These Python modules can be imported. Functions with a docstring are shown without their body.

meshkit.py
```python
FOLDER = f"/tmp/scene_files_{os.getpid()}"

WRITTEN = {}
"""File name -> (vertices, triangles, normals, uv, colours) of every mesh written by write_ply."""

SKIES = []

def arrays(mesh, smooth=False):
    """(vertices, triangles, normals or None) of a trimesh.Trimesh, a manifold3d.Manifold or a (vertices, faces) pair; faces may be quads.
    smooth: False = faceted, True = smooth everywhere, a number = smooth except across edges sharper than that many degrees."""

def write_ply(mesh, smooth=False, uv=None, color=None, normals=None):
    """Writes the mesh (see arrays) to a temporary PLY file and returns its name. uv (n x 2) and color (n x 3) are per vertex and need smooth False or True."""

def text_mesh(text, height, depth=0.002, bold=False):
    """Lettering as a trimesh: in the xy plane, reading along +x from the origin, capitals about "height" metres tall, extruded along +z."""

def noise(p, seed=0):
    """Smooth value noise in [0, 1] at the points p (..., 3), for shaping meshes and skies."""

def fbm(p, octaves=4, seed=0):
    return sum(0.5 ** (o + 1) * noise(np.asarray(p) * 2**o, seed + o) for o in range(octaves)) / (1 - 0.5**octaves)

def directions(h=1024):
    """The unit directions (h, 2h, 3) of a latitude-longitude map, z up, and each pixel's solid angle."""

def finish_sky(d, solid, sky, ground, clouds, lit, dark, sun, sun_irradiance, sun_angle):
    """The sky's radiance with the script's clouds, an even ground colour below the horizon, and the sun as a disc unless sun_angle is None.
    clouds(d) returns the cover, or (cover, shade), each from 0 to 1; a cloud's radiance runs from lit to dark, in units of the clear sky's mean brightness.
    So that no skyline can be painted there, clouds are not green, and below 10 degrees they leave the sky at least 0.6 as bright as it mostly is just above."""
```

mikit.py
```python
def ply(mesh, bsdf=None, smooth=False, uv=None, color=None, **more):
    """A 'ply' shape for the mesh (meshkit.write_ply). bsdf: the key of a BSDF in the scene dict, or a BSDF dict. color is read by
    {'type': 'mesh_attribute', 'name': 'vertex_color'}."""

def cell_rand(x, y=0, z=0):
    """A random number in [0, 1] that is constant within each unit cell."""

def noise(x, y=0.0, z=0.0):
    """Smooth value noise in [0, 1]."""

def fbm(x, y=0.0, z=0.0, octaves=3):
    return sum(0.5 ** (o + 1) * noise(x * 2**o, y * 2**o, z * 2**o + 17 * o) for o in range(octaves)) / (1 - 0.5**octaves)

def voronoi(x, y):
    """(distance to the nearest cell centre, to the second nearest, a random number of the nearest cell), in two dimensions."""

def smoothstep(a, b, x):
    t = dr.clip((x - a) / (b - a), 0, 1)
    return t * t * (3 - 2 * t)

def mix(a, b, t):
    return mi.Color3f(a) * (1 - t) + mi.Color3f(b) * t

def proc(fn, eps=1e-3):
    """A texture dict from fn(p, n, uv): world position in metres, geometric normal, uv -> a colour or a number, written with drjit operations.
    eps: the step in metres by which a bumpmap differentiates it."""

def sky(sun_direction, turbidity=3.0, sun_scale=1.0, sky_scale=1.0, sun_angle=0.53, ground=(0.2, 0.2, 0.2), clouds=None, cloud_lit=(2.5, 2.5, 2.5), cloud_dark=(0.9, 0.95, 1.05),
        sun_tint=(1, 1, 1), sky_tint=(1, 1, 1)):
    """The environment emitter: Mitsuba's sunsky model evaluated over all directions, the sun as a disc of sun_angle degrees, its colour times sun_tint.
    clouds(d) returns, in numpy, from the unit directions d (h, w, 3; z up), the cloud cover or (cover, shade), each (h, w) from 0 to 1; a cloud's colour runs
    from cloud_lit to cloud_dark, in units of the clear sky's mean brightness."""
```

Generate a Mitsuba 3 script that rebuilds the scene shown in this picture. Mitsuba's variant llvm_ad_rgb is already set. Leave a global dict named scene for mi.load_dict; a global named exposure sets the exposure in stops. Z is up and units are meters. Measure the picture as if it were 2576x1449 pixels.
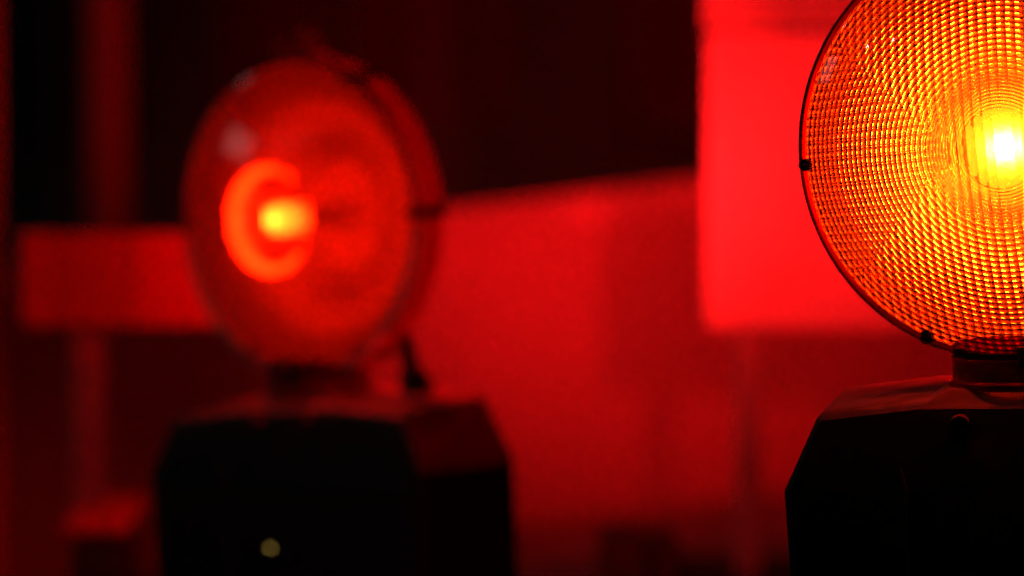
"""Two red flashing warning lamps at a road works barrier at night, seen through a long lens."""
import math
import numpy as np
import trimesh
import drjit as dr
import mitsuba as mi
import meshkit
import mikit
from mikit import noise, fbm, smoothstep, mix

T = mi.ScalarTransform4f
scene, labels = {}, {}

# ----------------------------------------------------------------------------- camera, light, exposure
exposure = 2.0
CAM_Z, PITCH, FOCUS = 0.50, 4.0, 1.975
F_PX = 10881.0                      # focal length in units of 1/2576 of the frame's width
HFOV = 2 * math.degrees(math.atan(1288 / F_PX))
_p = math.radians(PITCH)
FWD = np.array([0, math.cos(_p), -math.sin(_p)])
UP = np.array([0, math.sin(_p), math.cos(_p)])
EYE = np.array([0, 0, CAM_Z])
SHOP_L = 0.14
scene['camera'] = {
    'type': 'thinlens', 'fov': HFOV, 'fov_axis': 'x', 'aperture_radius': 0.0165, 'focus_distance': FOCUS - 0.005,
    'near_clip': 0.05, 'far_clip': 200.0,
    'to_world': T().look_at(origin=EYE.tolist(), target=(EYE + FWD).tolist(), up=[0, 0, 1])}

RED_BEAM = np.array([1.0, 0.0042, 0.0050])      # what a deep red lens lets through
STREET_L = 13.0                                # the far street lamps beside the road


def at(px, py, d):
    """The point at depth d (along y) that stands at a position of the 2576 x 1449 photograph."""
    v = FWD + np.array([1, 0, 0]) * (px - 1288) / F_PX - UP * (py - 724.5) / F_PX
    return EYE + v * (d / v[1])


# ----------------------------------------------------------------------------- materials
def rgb(*c):
    return {'type': 'rgb', 'value': list(map(float, c))}


def two(d):
    return {'type': 'twosided', 'bsdf': d}


def bsdf(key, d):
    scene[key] = d
    return key


def mat(key, colour, rough=0.5, **more):
    tex = colour if isinstance(colour, dict) else rgb(*colour)
    return bsdf(key, two({'type': 'principled', 'base_color': tex, 'roughness': rough, **more}))


def spotted(a, b, scale, lo=0.35, hi=0.7):
    return mikit.proc(lambda p, n, uv: mix(a, b, smoothstep(lo, hi, fbm(p.x * scale, p.y * scale, p.z * scale, 4))))


def dusty(a, dust, scale):
    """Plastic with road dust lying on what faces up."""
    return mikit.proc(lambda p, n, uv: mix(a, dust, smoothstep(0.2, 0.6, n.z) * (0.55 + 0.45 * smoothstep(0.35, 0.62, fbm(p.x * scale, p.y * scale * 1.7, p.z * scale, 4)))))


def dielectric(t):
    return {'type': 'dielectric', 'int_ior': 1.49, 'ext_ior': 1.0, 'specular_transmittance': rgb(*t)}


M_LENS = bsdf('amber_red_lens', dielectric((0.96, 0.160, 0.026)))
M_LENS2 = bsdf('deep_red_lens', dielectric((0.95, 0.076, 0.02)))
M_FLANGE = bsdf('red_flange_plastic', dielectric((0.70, 0.05, 0.04)))
M_SKIRT = bsdf('clear_dark_red_plastic', dielectric((0.42, 0.03, 0.02)))
M_COLLAR = bsdf('smoky_red_plastic', two({'type': 'principled', 'base_color': mikit.proc(lambda p, n, uv: mix((0.2, 0.006, 0.006), (0.4, 0.014, 0.012), smoothstep(0.3, 0.7, fbm(p.x * 90, p.y * 90, p.z * 160, 3)))), 'roughness': 0.22, 'specular': 0.5}))
M_HOUSING = bsdf('red_housing_plastic', {'type': 'principledthin', 'base_color': rgb(0.75, 0.012, 0.010), 'roughness': 0.35, 'diff_trans': 1.1})
M_HASP = mat('red_hasp_plastic', (0.78, 0.012, 0.012), 0.35)
M_REAR = mat('red_rear_lens', (0.4, 0.012, 0.012), 0.4)


def reflector(key, share, alpha, spec, diff=0.6):
    return bsdf(key, two({'type': 'blendbsdf', 'weight': share, 'a': {'type': 'roughconductor', 'material': 'Al', 'alpha': alpha, 'specular_reflectance': rgb(spec, spec, spec)},
                          'b': {'type': 'diffuse', 'reflectance': rgb(diff, diff, diff)}}))


M_SOCKET = mat('grey_socket_plate', (0.32, 0.31, 0.30), 0.5)
M_MIRROR = reflector('bright_reflector', 0.2, 0.012, 0.95)
M_SATIN = reflector('satin_reflector', 0.32, 0.02, 0.36, 0.55)
M_DULL = reflector('dull_reflector', 0.5, 0.03, 0.07, 0.5)
M_MATTE = reflector('matte_reflector', 0.5, 0.07, 0.9, 0.30)
M_MATTE2 = reflector('matte_grey_reflector', 0.75, 0.28, 0.3, 0.33)
M_MATTE3 = reflector('matte_dark_reflector', 0.85, 0.28, 0.25, 0.14)
M_CHAMBER = mat('white_chamber_plastic', (0.75, 0.72, 0.7), 0.6)
M_BLACK = mat('black_plastic', (0.012, 0.011, 0.011), 0.55)
M_BOX = mat('black_box_plastic', dusty((0.009, 0.007, 0.007), (0.34, 0.17, 0.15), 40), 0.55, specular=0.25)
M_RUBBER = mat('recycled_rubber', spotted((0.012, 0.012, 0.012), (0.03, 0.03, 0.03), 30), 0.8)
M_STEEL = mat('galvanised_steel', spotted((0.30, 0.30, 0.31), (0.42, 0.42, 0.43), 18), 0.5, metallic=0.6)
M_WHITE = mat('white_sheeting', spotted((0.62, 0.62, 0.62), (0.8, 0.8, 0.8), 9), 0.55)
M_REDBAND = mat('red_sheeting', spotted((0.64, 0.03, 0.03), (0.74, 0.04, 0.04), 9), 0.5)
M_POLE = mat('red_painted_pole', (0.86, 0.03, 0.03), 0.5)
M_REDBAND2 = mat('faded_red_sheeting', spotted((0.48, 0.02, 0.02), (0.56, 0.03, 0.03), 9), 0.55)
M_CONCRETE = mat('pale_concrete', spotted((0.46, 0.46, 0.45), (0.54, 0.53, 0.52), 3), 0.85)
M_PLANK = mat('painted_plank', spotted((0.48, 0.48, 0.48), (0.68, 0.68, 0.68), 7), 0.6)
M_POST = mat('weathered_post', spotted((0.25, 0.24, 0.24), (0.31, 0.30, 0.30), 12), 0.6)
M_DIRTY = mat('dirty_concrete', spotted((0.24, 0.24, 0.23), (0.36, 0.355, 0.35), 6), 0.85)
M_ASPHALT = mat('paving', spotted((0.12, 0.12, 0.12), (0.24, 0.24, 0.23), 14), 0.9)
M_RENDER = mat('rough_render', spotted((0.03, 0.03, 0.029), (0.065, 0.063, 0.06), 1.6), 0.9)
M_PANE = mat('dark_window_glass', (0.008, 0.008, 0.009), 0.6)


# ----------------------------------------------------------------------------- mesh helpers
def add(key, mesh, m, smooth=False, to_world=None, **more):
    d = mikit.ply(mesh, m, smooth=smooth, **more)
    if to_world is not None:
        d['to_world'] = to_world
    scene[key] = d
    return key


def label(key, text, cat=None, group=None, kind=None):
    labels[key] = {k: v for k, v in (('label', text), ('category', cat), ('group', group), ('kind', kind)) if v}


def hull(points):
    return trimesh.convex.convex_hull(np.asarray(points, float))


def rounded(points, r):
    """The hull of small octahedra at the points: a solid with chamfered edges."""
    o = np.array([[1, 0, 0], [-1, 0, 0], [0, 1, 0], [0, -1, 0], [0, 0, 1], [0, 0, -1], *(np.array([[x, y, z] for x in (-1, 1) for y in (-1, 1) for z in (-1, 1)]) * 0.577)]) * r
    return hull((np.asarray(points, float)[:, None] + o[None]).reshape(-1, 3))


def block(lo, hi, r=0.003):
    lo, hi = np.array(lo) + r, np.array(hi) - r
    return rounded([[(lo, hi)[a][0], (lo, hi)[b][1], (lo, hi)[c][2]] for a in (0, 1) for b in (0, 1) for c in (0, 1)], r)


def prism(pts, y0, y1, r=0.003):
    """A convex outline in x, z between two depths."""
    return rounded([[x, y, z] for x, z in pts for y in (y0, y1)], r)


def slab(a, b, z0, z1, thick, r=0.002):
    """An upright board from plan point a to plan point b."""
    a, b = np.array(a, float), np.array(b, float)
    n = np.array([-(b - a)[1], (b - a)[0]])
    n *= thick / np.linalg.norm(n)
    return rounded([[*(q + k * n), z] for q in (a, b) for k in (0, 1) for z in (z0, z1)], r)


def to_local(u, v, w):
    """Lens coordinates (right, up, out towards the viewer) to a lamp's own x, y, z."""
    return np.stack([u, -w, v], -1)


def lathe(profile, n=96, closed=False):
    """A surface of revolution about the lens axis from (r, w) pairs."""
    pr = np.asarray(profile, float)
    th = np.arange(n) / n * 2 * np.pi
    v = to_local(pr[:, :1] * np.cos(th), pr[:, :1] * np.sin(th), np.repeat(pr[:, 1:], n, 1)).reshape(-1, 3)
    k = len(pr)
    f = []
    for i in range(k if closed else k - 1):
        j, a, b = (i + 1) % k, np.arange(n), (np.arange(n) + 1) % n
        f += [np.stack([i * n + a, j * n + a, j * n + b], 1), np.stack([i * n + a, j * n + b, i * n + b], 1)]
    return trimesh.Trimesh(v, np.vstack(f), process=False)


R = 0.1
DOME, THICK, RA = 0.036, 0.003, 0.0962


def dome(r):
    """Height of the lens's outer face above its flange."""
    return DOME * (1 - (np.minimum(r, RA) / RA) ** 2) ** 0.85


def lens_mesh(relief=1.0):
    """A solid lens: smooth dome outside; inside, Fresnel rings crossed with pillow ridges, upright above and below, level at the sides."""
    rings = [(0.0004, 0.018, 44, 0)]
    r = 0.018
    while r < 0.0335:
        rings.append((r, r + 0.00145, 5, 1)); r += 0.00145
    n_out = int(round((RA - 0.001 - r) / 0.00245))
    step = (RA - 0.001 - r) / n_out
    for i in range(n_out):
        rings.append((r, r + step, 7, 2)); r += step
    rings.append((r, RA, 2, 3))
    n = 1440
    th = np.arange(n) / n * 2 * np.pi
    V, F, at_v = [], [], 0

    def strip(rr, w, flip):
        nonlocal at_v
        k, m = len(rr), w.shape[1]
        t = np.arange(m) / m * 2 * np.pi
        V.append(to_local(rr[:, None] * np.cos(t), rr[:, None] * np.sin(t), w).reshape(-1, 3))
        i, j = np.meshgrid(np.arange(k - 1), np.arange(m), indexing='ij')
        a, b, c, d = i * m + j, (i + 1) * m + j, (i + 1) * m + (j + 1) % m, i * m + (j + 1) % m
        q = np.concatenate([np.stack([a, b, c], -1).reshape(-1, 3), np.stack([a, c, d], -1).reshape(-1, 3)])
        F.append((q[:, ::-1] if flip else q) + at_v)
        at_v += k * m

    def inner(rr, kind, r0, r1):
        u, v = rr[:, None] * np.cos(th), rr[:, None] * np.sin(th)
        w = np.repeat((dome(rr) - THICK)[:, None], n, 1)
        if kind == 3:
            return w
        pu, pv = 0.0042, 0.0040
        bump = lambda x: 1 - (2 * (x - np.floor(x)) - 1) ** 2
        side = (np.abs(u) - np.abs(v)) > 0.021
        ridge = np.where(side, BV * bump(v / pv + 0.5), BU * bump(u / pu + 0.5))
        q = (rr - r0) / (r1 - r0)
        grow = relief * (0.95 + 0.5 * np.clip((rr - 0.036) / 0.034, 0, 1))
        if kind == 0:
            w -= BC * bump(u / pu + 0.5) + 0.05 * BC * bump(v / 0.0052 + 0.25 * np.sin(u * 500)) + 0.00034 * (meshkit.fbm(np.stack([u, v, 0 * u], -1) * 420 + 7.3, 3) - 0.5)
        else:
            a, s = ((AF, SF) if kind == 1 else (AR, SR))
            w -= (grow * (a * (1 - (2 * q - 1) ** 2) + s * (r1 - r0) * q))[:, None] + grow[:, None] * ridge
        # uneven moulding
        w -= 0.00003 * np.sin(u * 900 + 3 * np.sin(v * 700)) * np.sin(v * 800)
        return w

    BU, BV, BC, AF, AR, SF, SR = 0.00042, 0.00042, 0.00032, 0.00022, 0.00038, 0.0, 0.0
    rr = np.array([0.0, 0.0004])
    strip(rr, inner(np.array([0.0004, 0.0004]), 0, 0, 0.018), True)
    for r0, r1, k, kind in rings:
        rr = np.linspace(r0, r1, k + 1)
        strip(rr, inner(rr, kind, r0, r1), True)
    # little risers close the steps between the rings
    m = 180
    strip(np.linspace(0, RA, 60), np.repeat(dome(np.linspace(0, RA, 60))[:, None], m, 1), False)
    strip(np.array([RA, RA]), np.stack([np.zeros(m), np.full(m, -THICK)]), False)
    return trimesh.Trimesh(np.vstack(V), np.vstack(F), process=False)


LENS, LENS_SOFT = lens_mesh(), lens_mesh(0.4)

# ----------------------------------------------------------------------------- the setting
g = 60.0
add('ground', trimesh.Trimesh([[-g, -20, 0], [g, -20, 0], [g, 110, 0], [-g, 110, 0]], [[0, 1, 2], [0, 2, 3]], process=False), M_ASPHALT)
label('ground', 'worn grey paving the barrier stands on', kind='structure')


# ----------------------------------------------------------------------------- warning lamps
def lamp(key, px, py, d, yaw, roll, head_roll, foot, bulb, chip, rear, beam, lens_mat, text, glow=None, wide=1.0, shift=0.0, mirror=(M_MIRROR, M_SATIN, M_DULL), glow_cap=(0.085, 0.30), core=0.235, inner_ring=0.0, cap_r=0.0225, dw=0.0):
    c = at(px, py, d)
    body = T().translate(c.tolist()).rotate([0, 0, 1], -yaw).rotate([0, 1, 0], -roll)
    head = body @ T().rotate([0, 1, 0], -head_roll)
    label(key, text, 'warning lamp')

    def part(name, mesh, m, smooth=False, w=body, **more):
        return add(f'{key}__{name}', mesh, m, smooth, w, **more)

    part('front_lens', LENS_SOFT if inner_ring else LENS, lens_mat, True, head)
    labels[f'{key}__front_lens'] = {'label': 'domed prismatic lens of small lit squares'}
    # mirror behind the lens, its bulb near the focus
    bowl = lambda r: np.stack([r, -0.0490 + r ** 2 / 0.22], 1)
    warm = np.array([1.0, 0.86, 0.62]) * bulb
    part('reflector', lathe(bowl(np.linspace(0.0335, 0.056, 30)), 128), mirror[0], True, head)
    part('reflector__socket_plate', lathe(bowl(np.linspace(0.005, 0.0335, 20)), 96), M_SOCKET, True, head)
    part('reflector__skirt', lathe(bowl(np.linspace(0.056, 0.073, 20)), 128), mirror[1], True, head)
    part('reflector__outer_skirt', lathe(bowl(np.linspace(0.073, 0.0955, 24)), 128), mirror[2], True, head)
    t = np.arange(24) / 24 * 2 * np.pi
    if inner_ring:
        ph, arc = np.arange(16) / 16 * 2 * np.pi, np.linspace(math.radians(50), math.radians(330), 60)
        fat = 0.0032 * np.clip(np.sin((arc - arc[0]) / (arc[-1] - arc[0]) * np.pi) * 1.15, 0.10, 1)[:, None]
        rad, ww = 0.0305 + fat * np.cos(ph), 0.008 + dw + fat * np.sin(ph)
        v = to_local(rad * np.cos(arc)[:, None], rad * np.sin(arc)[:, None], ww).reshape(-1, 3)
        a, b = np.meshgrid(np.arange(59), np.arange(16), indexing='ij')
        q = np.stack([a * 16 + b, a * 16 + (b + 1) % 16, (a + 1) * 16 + (b + 1) % 16, (a + 1) * 16 + b], -1).reshape(-1, 4)
        tube = trimesh.Trimesh(v, np.vstack([q[:, [0, 1, 2]], q[:, [0, 2, 3]]]), process=False)
        if tube.vertex_normals[8 * 16 + 0] @ to_local(np.cos(arc[8]), np.sin(arc[8]), 0.0) < 0:
            tube.invert()
        part('reflector__ring_tube', tube, M_CHAMBER, True, head, emitter={'type': 'area', 'radiance': rgb(*(np.array([1.0, 0.86, 0.62]) * inner_ring))})
    # bulb: a bare rear half that lights the reflector, a frosted cap in front with the hot chip at its centre
    gr, gw = 0.0085, -0.0070 + dw
    t = np.linspace(math.radians(60), math.radians(152), 24)
    part('reflector__bulb', lathe(np.stack([gr * np.sin(t), gw + gr * np.cos(t)], 1), 48), M_CHAMBER, True, head,
         emitter={'type': 'area', 'radiance': rgb(*warm)})
    cap = lambda r: -0.001 + dw + cap_r * 0.9 * np.sqrt(np.clip(1 - (r / cap_r) ** 2, 0, 1))
    q = np.unique(np.concatenate([np.linspace(0, 1, 60), [0.985]]))
    mesh = lathe(np.stack([q * cap_r, cap(q * cap_r)], 1), 64)
    level = np.repeat(glow_cap[0] + (glow_cap[1] - glow_cap[0]) * np.exp(-(q / 0.42) ** 2) + chip * np.exp(-(q / core) ** 2), 64)
    part('reflector__frosted_cap', mesh, M_CHAMBER, True, head, color=level[:, None] * warm[None], emitter={'type': 'area', 'radiance': {'type': 'mesh_attribute', 'name': 'vertex_color'}})
    part('reflector__cap_plate', lathe([(cap_r, -0.0012 + dw), (cap_r * 0.6, 0.0006 + dw), (0.0, 0.0006 + dw)], 48), M_SOCKET, 30, head)
    part('reflector__bulb_holder', lathe([(0.0039, -0.0147 + dw), (0.0052, -0.0200 + dw), (0.0052, -0.0488), (0.0, -0.0490)], 40), M_STEEL, 30, head)
    # ring shaped housing between the two lenses, with a bead along each edge
    ring = [(0.0962, -0.0042), (0.0970, -0.0046), (0.0974, -0.0056), (0.0974, -0.0085), (0.0966, -0.0105), (0.0966, -0.0205), (0.0988, -0.0222), (0.0990, -0.0232), (0.0990, -0.0255), (0.0980, -0.0268)]
    part('housing', lathe(ring[::-1], 128), M_HOUSING, 30, head)
    if inner_ring:
        t = np.arange(10) / 10 * 2 * np.pi
        part('housing__rear_light_ring', lathe(np.stack([0.080 + 0.0016 * np.cos(t), -0.0235 + 0.0016 * np.sin(t)], 1)[::-1], 64, True), M_CHAMBER, True, head, emitter={'type': 'area', 'radiance': rgb(*(RED_BEAM * 1.1))})
    rr = np.linspace(0.0, 0.0975, 30)
    part('rear_lens', lathe(np.stack([rr, -0.0272 - 0.024 * (1 - (rr / 0.0975) ** 2)], 1)[::-1], 96), M_REAR, True, head,
         emitter={'type': 'area', 'radiance': rgb(*(RED_BEAM * rear))})
    if beam:
        power, to, cone, narrow = beam
        o = np.array((head @ mi.ScalarPoint3f([0, 0.0530, 0]))).ravel()
        scene[f'{key}_beam'] = {'type': 'spot', 'intensity': rgb(*(RED_BEAM * power)), 'cutoff_angle': cone, 'beam_width': narrow,
                                'to_world': T().look_at(origin=o.tolist(), target=list(map(float, to)), up=[0, 0, 1])}
    part('front_lens__flange', lathe([(RA + 0.0003, 0.0003), (0.0994, 0.0003), (R, -0.0004), (R, -THICK - 0.0006), (0.0992, -THICK - 0.001), (RA + 0.0003, -THICK - 0.001)][::-1], 200, True), M_FLANGE, 30, head)
    # six screws round the flange
    for i in range(6):
        a = math.radians(60 * i)
        s = trimesh.util.concatenate([
            lathe([(0.0, 0.0022), (0.0022, 0.0020), (0.0030, 0.0008), (0.0030, -0.004)], 6),
            lathe([(0.0, -0.004), (0.0030, -0.004), (0.0034, -0.027), (0.0, -0.027)][::-1], 12).apply_translation([0.0030 * math.cos(a), 0, 0.0030 * math.sin(a)]),
            lathe([(0.0, 0.0034), (0.0016, 0.0032), (0.0019, 0.002)], 12)])
        s.apply_translation([0.0952 * math.cos(a), -0.0, 0.0952 * math.sin(a)])
        part('screw' + (f'_{i:03d}' if i else ''), s, M_BLACK, 30, head)
    # hasp on top of the head
    lug = trimesh.util.concatenate([
        prism([(-0.017, 0.099), (-0.013, 0.110), (-0.008, 0.111), (-0.006, 0.100)], 0.006, 0.016, 0.001),
        prism([(0.004, 0.100), (0.006, 0.116), (0.011, 0.115), (0.020, 0.100)], 0.004, 0.014, 0.001),
        block((-0.018, 0.003, 0.099), (0.021, 0.018, 0.103), 0.001)])
    part('hasp', lug, M_HASP, False, head)
    # collar: a short round neck whose front skirt rises over the foot of the lens
    z1 = -0.1115
    n = 64
    th = np.arange(n) / n * 2 * np.pi
    rc = 0.0325
    x, y = rc * np.cos(th), rc * np.sin(th) + 0.013
    front = np.clip(-np.sin(th), 0, 1)
    top = np.where(front > 0, -0.0945 + 0.0085 * front ** 0.8, -0.0945)
    levels = [(z1, 1.05), (z1 + 0.003, 1.05), (z1 + 0.004, 1.0), (-0.0975, 1.0), (-0.0975, 0.93), (z1 + 0.006, 0.93)]
    v = []
    for z, k in levels:
        v.append(np.stack([rc * k * np.cos(th), rc * k * np.sin(th) + 0.013, top if z is None else np.full(n, z)], 1))
    v = np.vstack(v)
    f = []
    for i in range(len(levels) - 1):
        a, b = np.arange(n), (np.arange(n) + 1) % n
        f += [np.stack([i * n + a, i * n + b, (i + 1) * n + b], 1), np.stack([i * n + a, (i + 1) * n + b, (i + 1) * n + a], 1)]
    part('collar', trimesh.Trimesh(v, np.vstack(f), process=False), M_COLLAR, 35)
    v = np.vstack([np.stack([rc * k * np.cos(th), rc * k * np.sin(th) + 0.013, top if z is None else np.full(n, z)], 1) for z, k in ((-0.0972, 0.935), (-0.0972, 1.0), (None, 1.0), (None, 0.935))])
    f = []
    for i in range(4):
        a, b, j = np.arange(n), (np.arange(n) + 1) % n, (i + 1) % 4
        f += [np.stack([i * n + a, i * n + b, j * n + b], 1), np.stack([i * n + a, j * n + b, j * n + a], 1)]
    part('collar__skirt', trimesh.Trimesh(v, np.vstack(f), process=False), M_SKIRT, 35)
    part('collar__tab', block((0.003, -0.0205, -0.1005), (0.013, -0.0165, -0.0905), 0.001), M_BLACK)
    part('collar__core', lathe([(0.0, 0.0135), (0.026, 0.0135), (0.026, -0.0135), (0.0, -0.0135)], 40).apply_transform(trimesh.transformations.rotation_matrix(math.pi / 2, [1, 0, 0])).apply_translation([0, 0.013, -0.1085]), M_BLACK, 30)
    part('locking_lever', trimesh.util.concatenate([
        prism([(0.066, -0.078), (0.070, -0.076), (0.075, -0.098), (0.070, -0.099)], 0.014, 0.022, 0.001),
        prism([(0.069, -0.098), (0.076, -0.098), (0.083, -0.1105), (0.070, -0.1105)], 0.010, 0.026, 0.001)]), M_BLACK)
    # battery box: sloping shoulders, widest a hand below the top, a lid that oversails a little
    yb = 0.013
    dt, dm, db = 0.031 * wide, 0.037 * wide, 0.039 * wide
    zb = (foot - c[2])
    box = [[shift + wide * s * 0.0885, yb + q * dt, -0.1205 + 0.0035 * q] for s in (-1, 1) for q in (-1, 1)] + [[shift + wide * s * 0.1030, yb + q * dm, -0.156] for s in (-1, 1) for q in (-1, 1)] + [[shift + wide * s * 0.1005, yb + q * db, -0.20] for s in (-1, 1) for q in (-1, 1)] + [[shift + wide * s * 0.097, yb + q * db, zb + 0.003] for s in (-1, 1) for q in (-1, 1)] + [[shift + wide * s * 0.043, yb + q * dt, -0.1155 + 0.0035 * q] for s in (-1, 1) for q in (-1, 1)]
    part('battery_box', rounded(box, 0.003), M_BOX, 12)
    part('battery_box__lid', rounded([[shift + wide * s * 0.0405, yb + q * (dt + 0.0012), z] for s in (-1, 1) for q in (-1, 1) for z in (-0.1150 + 0.0035 * q, -0.124)] + [[shift + wide * s * 0.030, yb + q * 0.026, -0.1118] for s in (-1, 1) for q in (-1, 1)], 0.0015), M_BOX, 12)
    for i, bx in enumerate((-0.0235, 0.019)):
        boss = lathe([(0.0, 0.0024), (0.0030, 0.0022), (0.0034, 0.0034), (0.0044, 0.0034), (0.0050, 0.0)], 24)
        boss.apply_translation([shift + bx, yb - dt - 0.0035, -0.1262])
        part('battery_box__stud' + (f'_{i:03d}' if i else ''), boss, M_BOX, 30)
    part('battery_box__rib', rounded([[shift - 0.0560, yb - dt - 0.0030, -0.1300], [shift - 0.0480, yb - dm - 0.0031, -0.156], [shift - 0.0478, yb - db - 0.0030, -0.20], [shift - 0.0470, yb - db - 0.0030, zb + 0.01]], 0.0008), M_BOX)
    if glow:
        led = trimesh.creation.icosphere(2, 0.0005)
        led.apply_translation([glow[0], yb - db - 0.0035, glow[1]])
        part('battery_box__indicator', led, M_CHAMBER, True, emitter={'type': 'area', 'radiance': rgb(1.3, 0.88, 0.2)})
        labels[f'{key}__battery_box__indicator'] = {'label': 'tiny dull yellow pilot light low on the box'}
    # recycled plastic foot plate below
    w0 = c + np.array([0.013 * math.sin(math.radians(yaw)), 0.013, 0])
    fk = 'foot_plate' + FOOT_NO.pop(0)
    fp = rounded([[s * 0.17, q * 0.13, z] for s in (-1, 1) for q in (-1, 1) for z in (0.004, foot * 0.72)] + [[s * 0.13, q * 0.10, foot - 0.006] for s in (-1, 1) for q in (-1, 1)], 0.004)
    add(fk, fp, M_RUBBER, 12, T().translate([float(w0[0]), float(w0[1]), 0.0]).rotate([0, 0, 1], -yaw))
    return fk


FOOT_NO = ['', '_001', '_002', '_003']
fk = lamp('warning_lamp', 2546, 366, 1.98, 16.0, 2.0, 4.0, 0.135, 88.0, 26, 1.7, (2.0, at(2000, 420, 3.25), 10, 1), M_LENS,
          'large round lamp in sharp focus glowing yellow and orange at the right edge')
label(fk, 'dark rubber foot plate under the bright yellow lamp', 'foot plate')
fk = lamp('warning_lamp_001', 746, 549, 2.67, 41.0, 4.5, -0.5, 0.066, 30.0, 3.5, 4.3, (2.9, at(1680, 230, 4.1), 21, 1), M_LENS2,
          'blurred red lamp turned to the left on a black battery box, left of centre', glow=(-0.007, -0.2012), wide=1.10, shift=0.003, mirror=(M_MATTE, M_MATTE2, M_MATTE3), glow_cap=(0.5, 1.3), core=0.6, inner_ring=7.5, cap_r=0.0095, dw=0.013)
label(fk, 'dark rubber foot plate under the blurred red lamp', 'foot plate')

# ----------------------------------------------------------------------------- barrier boards and posts behind
# left board, ending just behind the left lamp
a, b = at(52, 600, 3.02), at(800, 585, 3.02)
zt, zb_ = at(300, 585, 3.02)[2], at(300, 822, 3.02)[2]
label('barrier_board', 'red horizontal barrier board behind the left lamp, on a single post', 'barrier board')
cuts = [at(px, 600, 3.02)[0] for px in (48, 132, 335, 800)]
for i in range(3):
    x0, x1 = cuts[i], cuts[i + 1]
    add('barrier_board__stripe' + (f'_{i:03d}' if i else ''), block((x0 + 0.0003, 3.02, zb_), (x1 - 0.0003, 3.042, zt), 0.002), (M_REDBAND, M_REDBAND2, M_REDBAND)[i])
px0, px1 = at(185, 1000, 3.06)[0], at(262, 1000, 3.06)[0]
add('barrier_board__post', block((px0, 3.045, 0.13), (px1, 3.068, zb_ + 0.03), 0.002), M_STEEL)
q0, q1 = at(185, 1300, 3.06)[0], at(345, 1300, 3.06)[0]
label('board_foot', 'low foot block with a red top holding the left board post', 'foot block')
add('board_foot__block', block((q0 + 0.006, 2.985, 0.0), (q1 - 0.004, 3.13, 0.118), 0.004), M_RUBBER)
add('board_foot__cap', block((q0, 2.98, 0.119), (q1, 3.135, 0.130), 0.003), M_REDBAND)

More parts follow.
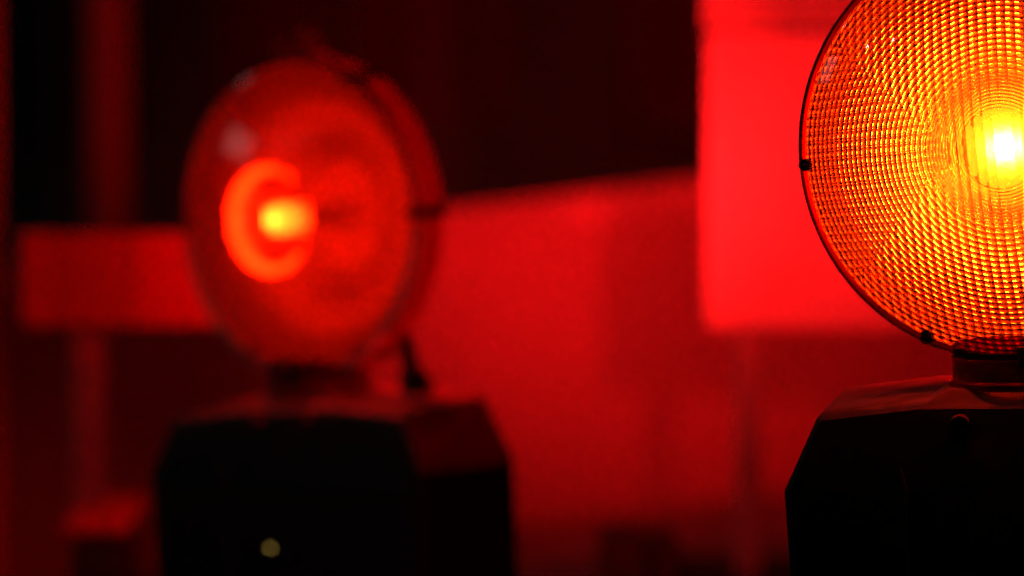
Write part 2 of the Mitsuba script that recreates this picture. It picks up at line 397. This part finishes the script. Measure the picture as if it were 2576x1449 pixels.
# long board that recedes to the right between the two lamps, and the low pale wall it is fixed to
p1, p2 = at(1110, 530, 3.9), at(1780, 450, 4.15)
tilt = (p2 - p1)[2] / np.linalg.norm((p2 - p1)[:2])
run = (p2 - p1)[:2] / np.linalg.norm((p2 - p1)[:2])
back = np.array([-run[1], run[0]])
back *= np.sign(back[1]) if abs(back[1]) > 1e-9 else 1
A, B = p1[:2] - run * 0.62, p1[:2] + run * 1.5
top_at = lambda q: p1[2] + tilt * float((q - p1[:2]) @ run)
label('long_barrier_board', 'long red lit barrier board running back between the two lamps', 'barrier board')
NB = 7
for i in range(NB):
    a, b = A + (B - A) * (i / NB) + run * 0.0015, A + (B - A) * ((i + 1) / NB) - run * 0.0015
    add('long_barrier_board__stripe' + (f'_{i:03d}' if i else ''), rounded([[*(q + k * back * 0.010), z] for q in (a, b) for k in (0, 1) for z in (top_at(q) - 0.001, top_at(q) - 0.072)], 0.0008), M_PLANK)
label('low_wall', 'long low concrete wall behind the barrier board, fading into the dark below', 'wall')
NW = 5
for i in range(NW):
    a, b = A + (B - A) * (i / NW) + run * 0.002 + back * 0.0025, A + (B - A) * ((i + 1) / NW) - run * 0.002 + back * 0.0025
    add('low_wall__panel' + (f'_{i:03d}' if i else ''), rounded([[*(q + k * back * 0.10), z] for q in (a, b) for k in (0, 1) for z in (top_at(q) - 0.03, 0.004)], 0.004), M_CONCRETE)

# upright beacon panel behind the right lamp
label('beacon_panel', 'broad bright upright beacon panel behind the glowing lamp', 'beacon panel')
xl = at(1782, 400, 3.25)[0]
xr = xl + 0.25
zr = lambda py: float(at(1900, py, 3.25)[2])
edges = [835, 78, -640]
for i in range(2):
    za, zb_ = zr(edges[i]), zr(edges[i + 1])
    off = 0.0 if i == 0 else 0.012
    add('beacon_panel__sheet' + (f'_{i:03d}' if i else ''), block((xl - off * 0.2, 3.25 + off, za + 0.002), (xr, 3.265 + off, zb_ - 0.002), 0.002), (M_WHITE, M_CONCRETE)[i])
px0, px1 = at(1855, 1000, 3.29)[0], at(1915, 1000, 3.29)[0]
add('beacon_panel__post', block((px0, 3.28, 0.05), (px1, 3.30, zr(-600)), 0.002), M_POST)
add('beacon_panel__base', block((px0 - 0.05, 3.19, 0.0), (px1 + 0.2, 3.41, 0.05), 0.004), M_RUBBER)

# rubber block in front of the wall, bottom centre
label('rubber_block', 'small dark rubber block low in front of the wall, bottom centre', 'foot block')
u0, u1 = at(1508, 1400, 3.1), at(1712, 1400, 3.1)
zt2 = at(1600, 1362, 3.1)[2]
add('rubber_block__body', block((u0[0], 3.1, 0.0), (u0[0] + (u1[0] - u0[0]) * 0.62, 3.2, zt2), 0.004), M_RUBBER)
add('rubber_block__step', block((u0[0] + (u1[0] - u0[0]) * 0.62 + 0.001, 3.11, 0.0), (u1[0], 3.2, zt2 - 0.002), 0.004), M_RUBBER)

# farther back: a dim pole on the left, another at the very edge, the dark house front
label('sign_pole', 'dim thick pole rising out of the frame above the left board', 'pole')
w0, w1 = at(222, 200, 4.6), at(325, 200, 4.6)
pole = trimesh.creation.cylinder((w1[0] - w0[0]) / 2, 3.2, sections=40)
pole.apply_translation([(w0[0] + w1[0]) / 2, 4.6, 1.6])
add('sign_pole', pole, M_POLE, 40)
label('sign_pole_001', 'dim red pole cut by the left edge of the photo', 'pole')
w0, w1 = at(-70, 600, 3.4), at(6, 600, 3.4)
pole = trimesh.creation.cylinder((w1[0] - w0[0]) / 2, 2.4, sections=40)
pole.apply_translation([(w0[0] + w1[0]) / 2, 3.4, 1.2])
add('sign_pole_001', pole, M_POLE, 40)
label('house_front', 'dim rendered house front with dark windows far behind the barrier', 'building')
HY = 6.0
wins = [(530, 830), (870, 1272), (1570, 1990), (-420, -80)]
spans = sorted((float(at(l, 0, HY)[0]), float(at(r, 0, HY)[0])) for l, r in wins)
z0, z1w = float(at(0, 330, HY)[2]), float(at(0, -900, HY)[2])
edge = [-6.0] + [x for sp in spans for x in sp] + [6.0]
walls = [((edge[k], 0.0), (edge[k + 1], 5.0)) for k in range(0, len(edge), 2)]
walls += [((l, 0.0), (r, z0)) for l, r in spans] + [((l, z1w), (r, 5.0)) for l, r in spans]
add('house_front__wall', trimesh.util.concatenate([block((lo[0], HY, lo[1]), (hi[0], HY + 0.3, hi[1]), 0.0005) for lo, hi in walls]), M_RENDER)
for i, (l, r) in enumerate(spans):
    k = f'_{i:03d}' if i else ''
    m = (l + r) / 2
    bars = [block((l, HY + 0.12, z0), (l + 0.035, HY + 0.17, z1w)), block((r - 0.035, HY + 0.12, z0), (r, HY + 0.17, z1w)), block((m - 0.02, HY + 0.12, z0), (m + 0.02, HY + 0.17, z1w)), block((l + 0.035, HY + 0.121, z0), (r - 0.035, HY + 0.169, z0 + 0.04))]
    add('house_front__window' + k, trimesh.util.concatenate(bars), M_BLACK)
    add('house_front__window' + k + '__pane', block((l + 0.01, HY + 0.14, z0 + 0.01), (r - 0.01, HY + 0.146, z1w), 0.001), M_PANE)

# ----------------------------------------------------------------------------- street lamps beside the road (their small reflections show in the lenses)


def street_lamp(key, p, r, text):
    p = np.array(p, float)
    post = trimesh.creation.cylinder(0.05, p[2] + 0.25, sections=20)
    post.apply_translation([p[0], p[1] - 0.5, (p[2] + 0.25) / 2])
    add(f'{key}__post', post, M_STEEL, 40)
    arm = trimesh.creation.cylinder(0.03, 0.6, sections=16)
    arm.apply_transform(trimesh.transformations.rotation_matrix(math.pi / 2, [1, 0, 0])).apply_translation([p[0], p[1] - 0.25, p[2] + r + 0.06])
    add(f'{key}__arm', arm, M_STEEL, 40)
    globe = trimesh.creation.icosphere(3, r).apply_translation(p)
    add(f'{key}__globe', globe, M_CHAMBER, True, emitter={'type': 'area', 'radiance': rgb(*(np.array([1.0, 0.93, 0.85]) * STREET_L))})
    label(key, text, 'street lamp', 'street lamps beside the road')


street_lamp('street_lamp', (-5.62, 1.60, 3.31), 0.06, 'shorter white street lamp across the road on the left')
street_lamp('street_lamp_001', (-5.10, 0.57, 3.64), 0.06, 'taller white street lamp across the road on the left')
# a shop across the street on the left, its pale lit window facing the barrier
label('shop_front', 'shop front left of the frame with a pale lit window', 'building')
sx = -5.9
wy0, wy1, wz0, wz1 = 3.3, 7.2, 1.95, 2.85
add('shop_front__wall', trimesh.util.concatenate([block((sx - 0.3, 1.6, 0.0), (sx, 8.6, wz0)), block((sx - 0.3, 1.6, wz1), (sx, 8.6, 4.5)), block((sx - 0.3, 1.6, wz0), (sx, wy0, wz1)), block((sx - 0.3, wy1, wz0), (sx, 8.6, wz1))]), M_RENDER)
add('shop_front__window', trimesh.Trimesh([[sx - 0.1, wy0, wz0], [sx - 0.1, wy1, wz0], [sx - 0.1, wy1, wz1], [sx - 0.1, wy0, wz1]], [[0, 1, 2], [0, 2, 3]], process=False), M_CHAMBER,
    emitter={'type': 'area', 'radiance': rgb(*(np.array([1.0, 0.92, 0.86]) * SHOP_L))})
for i, y in enumerate((wy0, 4.3, 5.3, 6.3, wy1 - 0.06)):
    add('shop_front__window_bar' + (f'_{i:03d}' if i else ''), block((sx - 0.09, y, wz0), (sx - 0.02, y + 0.06, wz1)), M_BLACK)
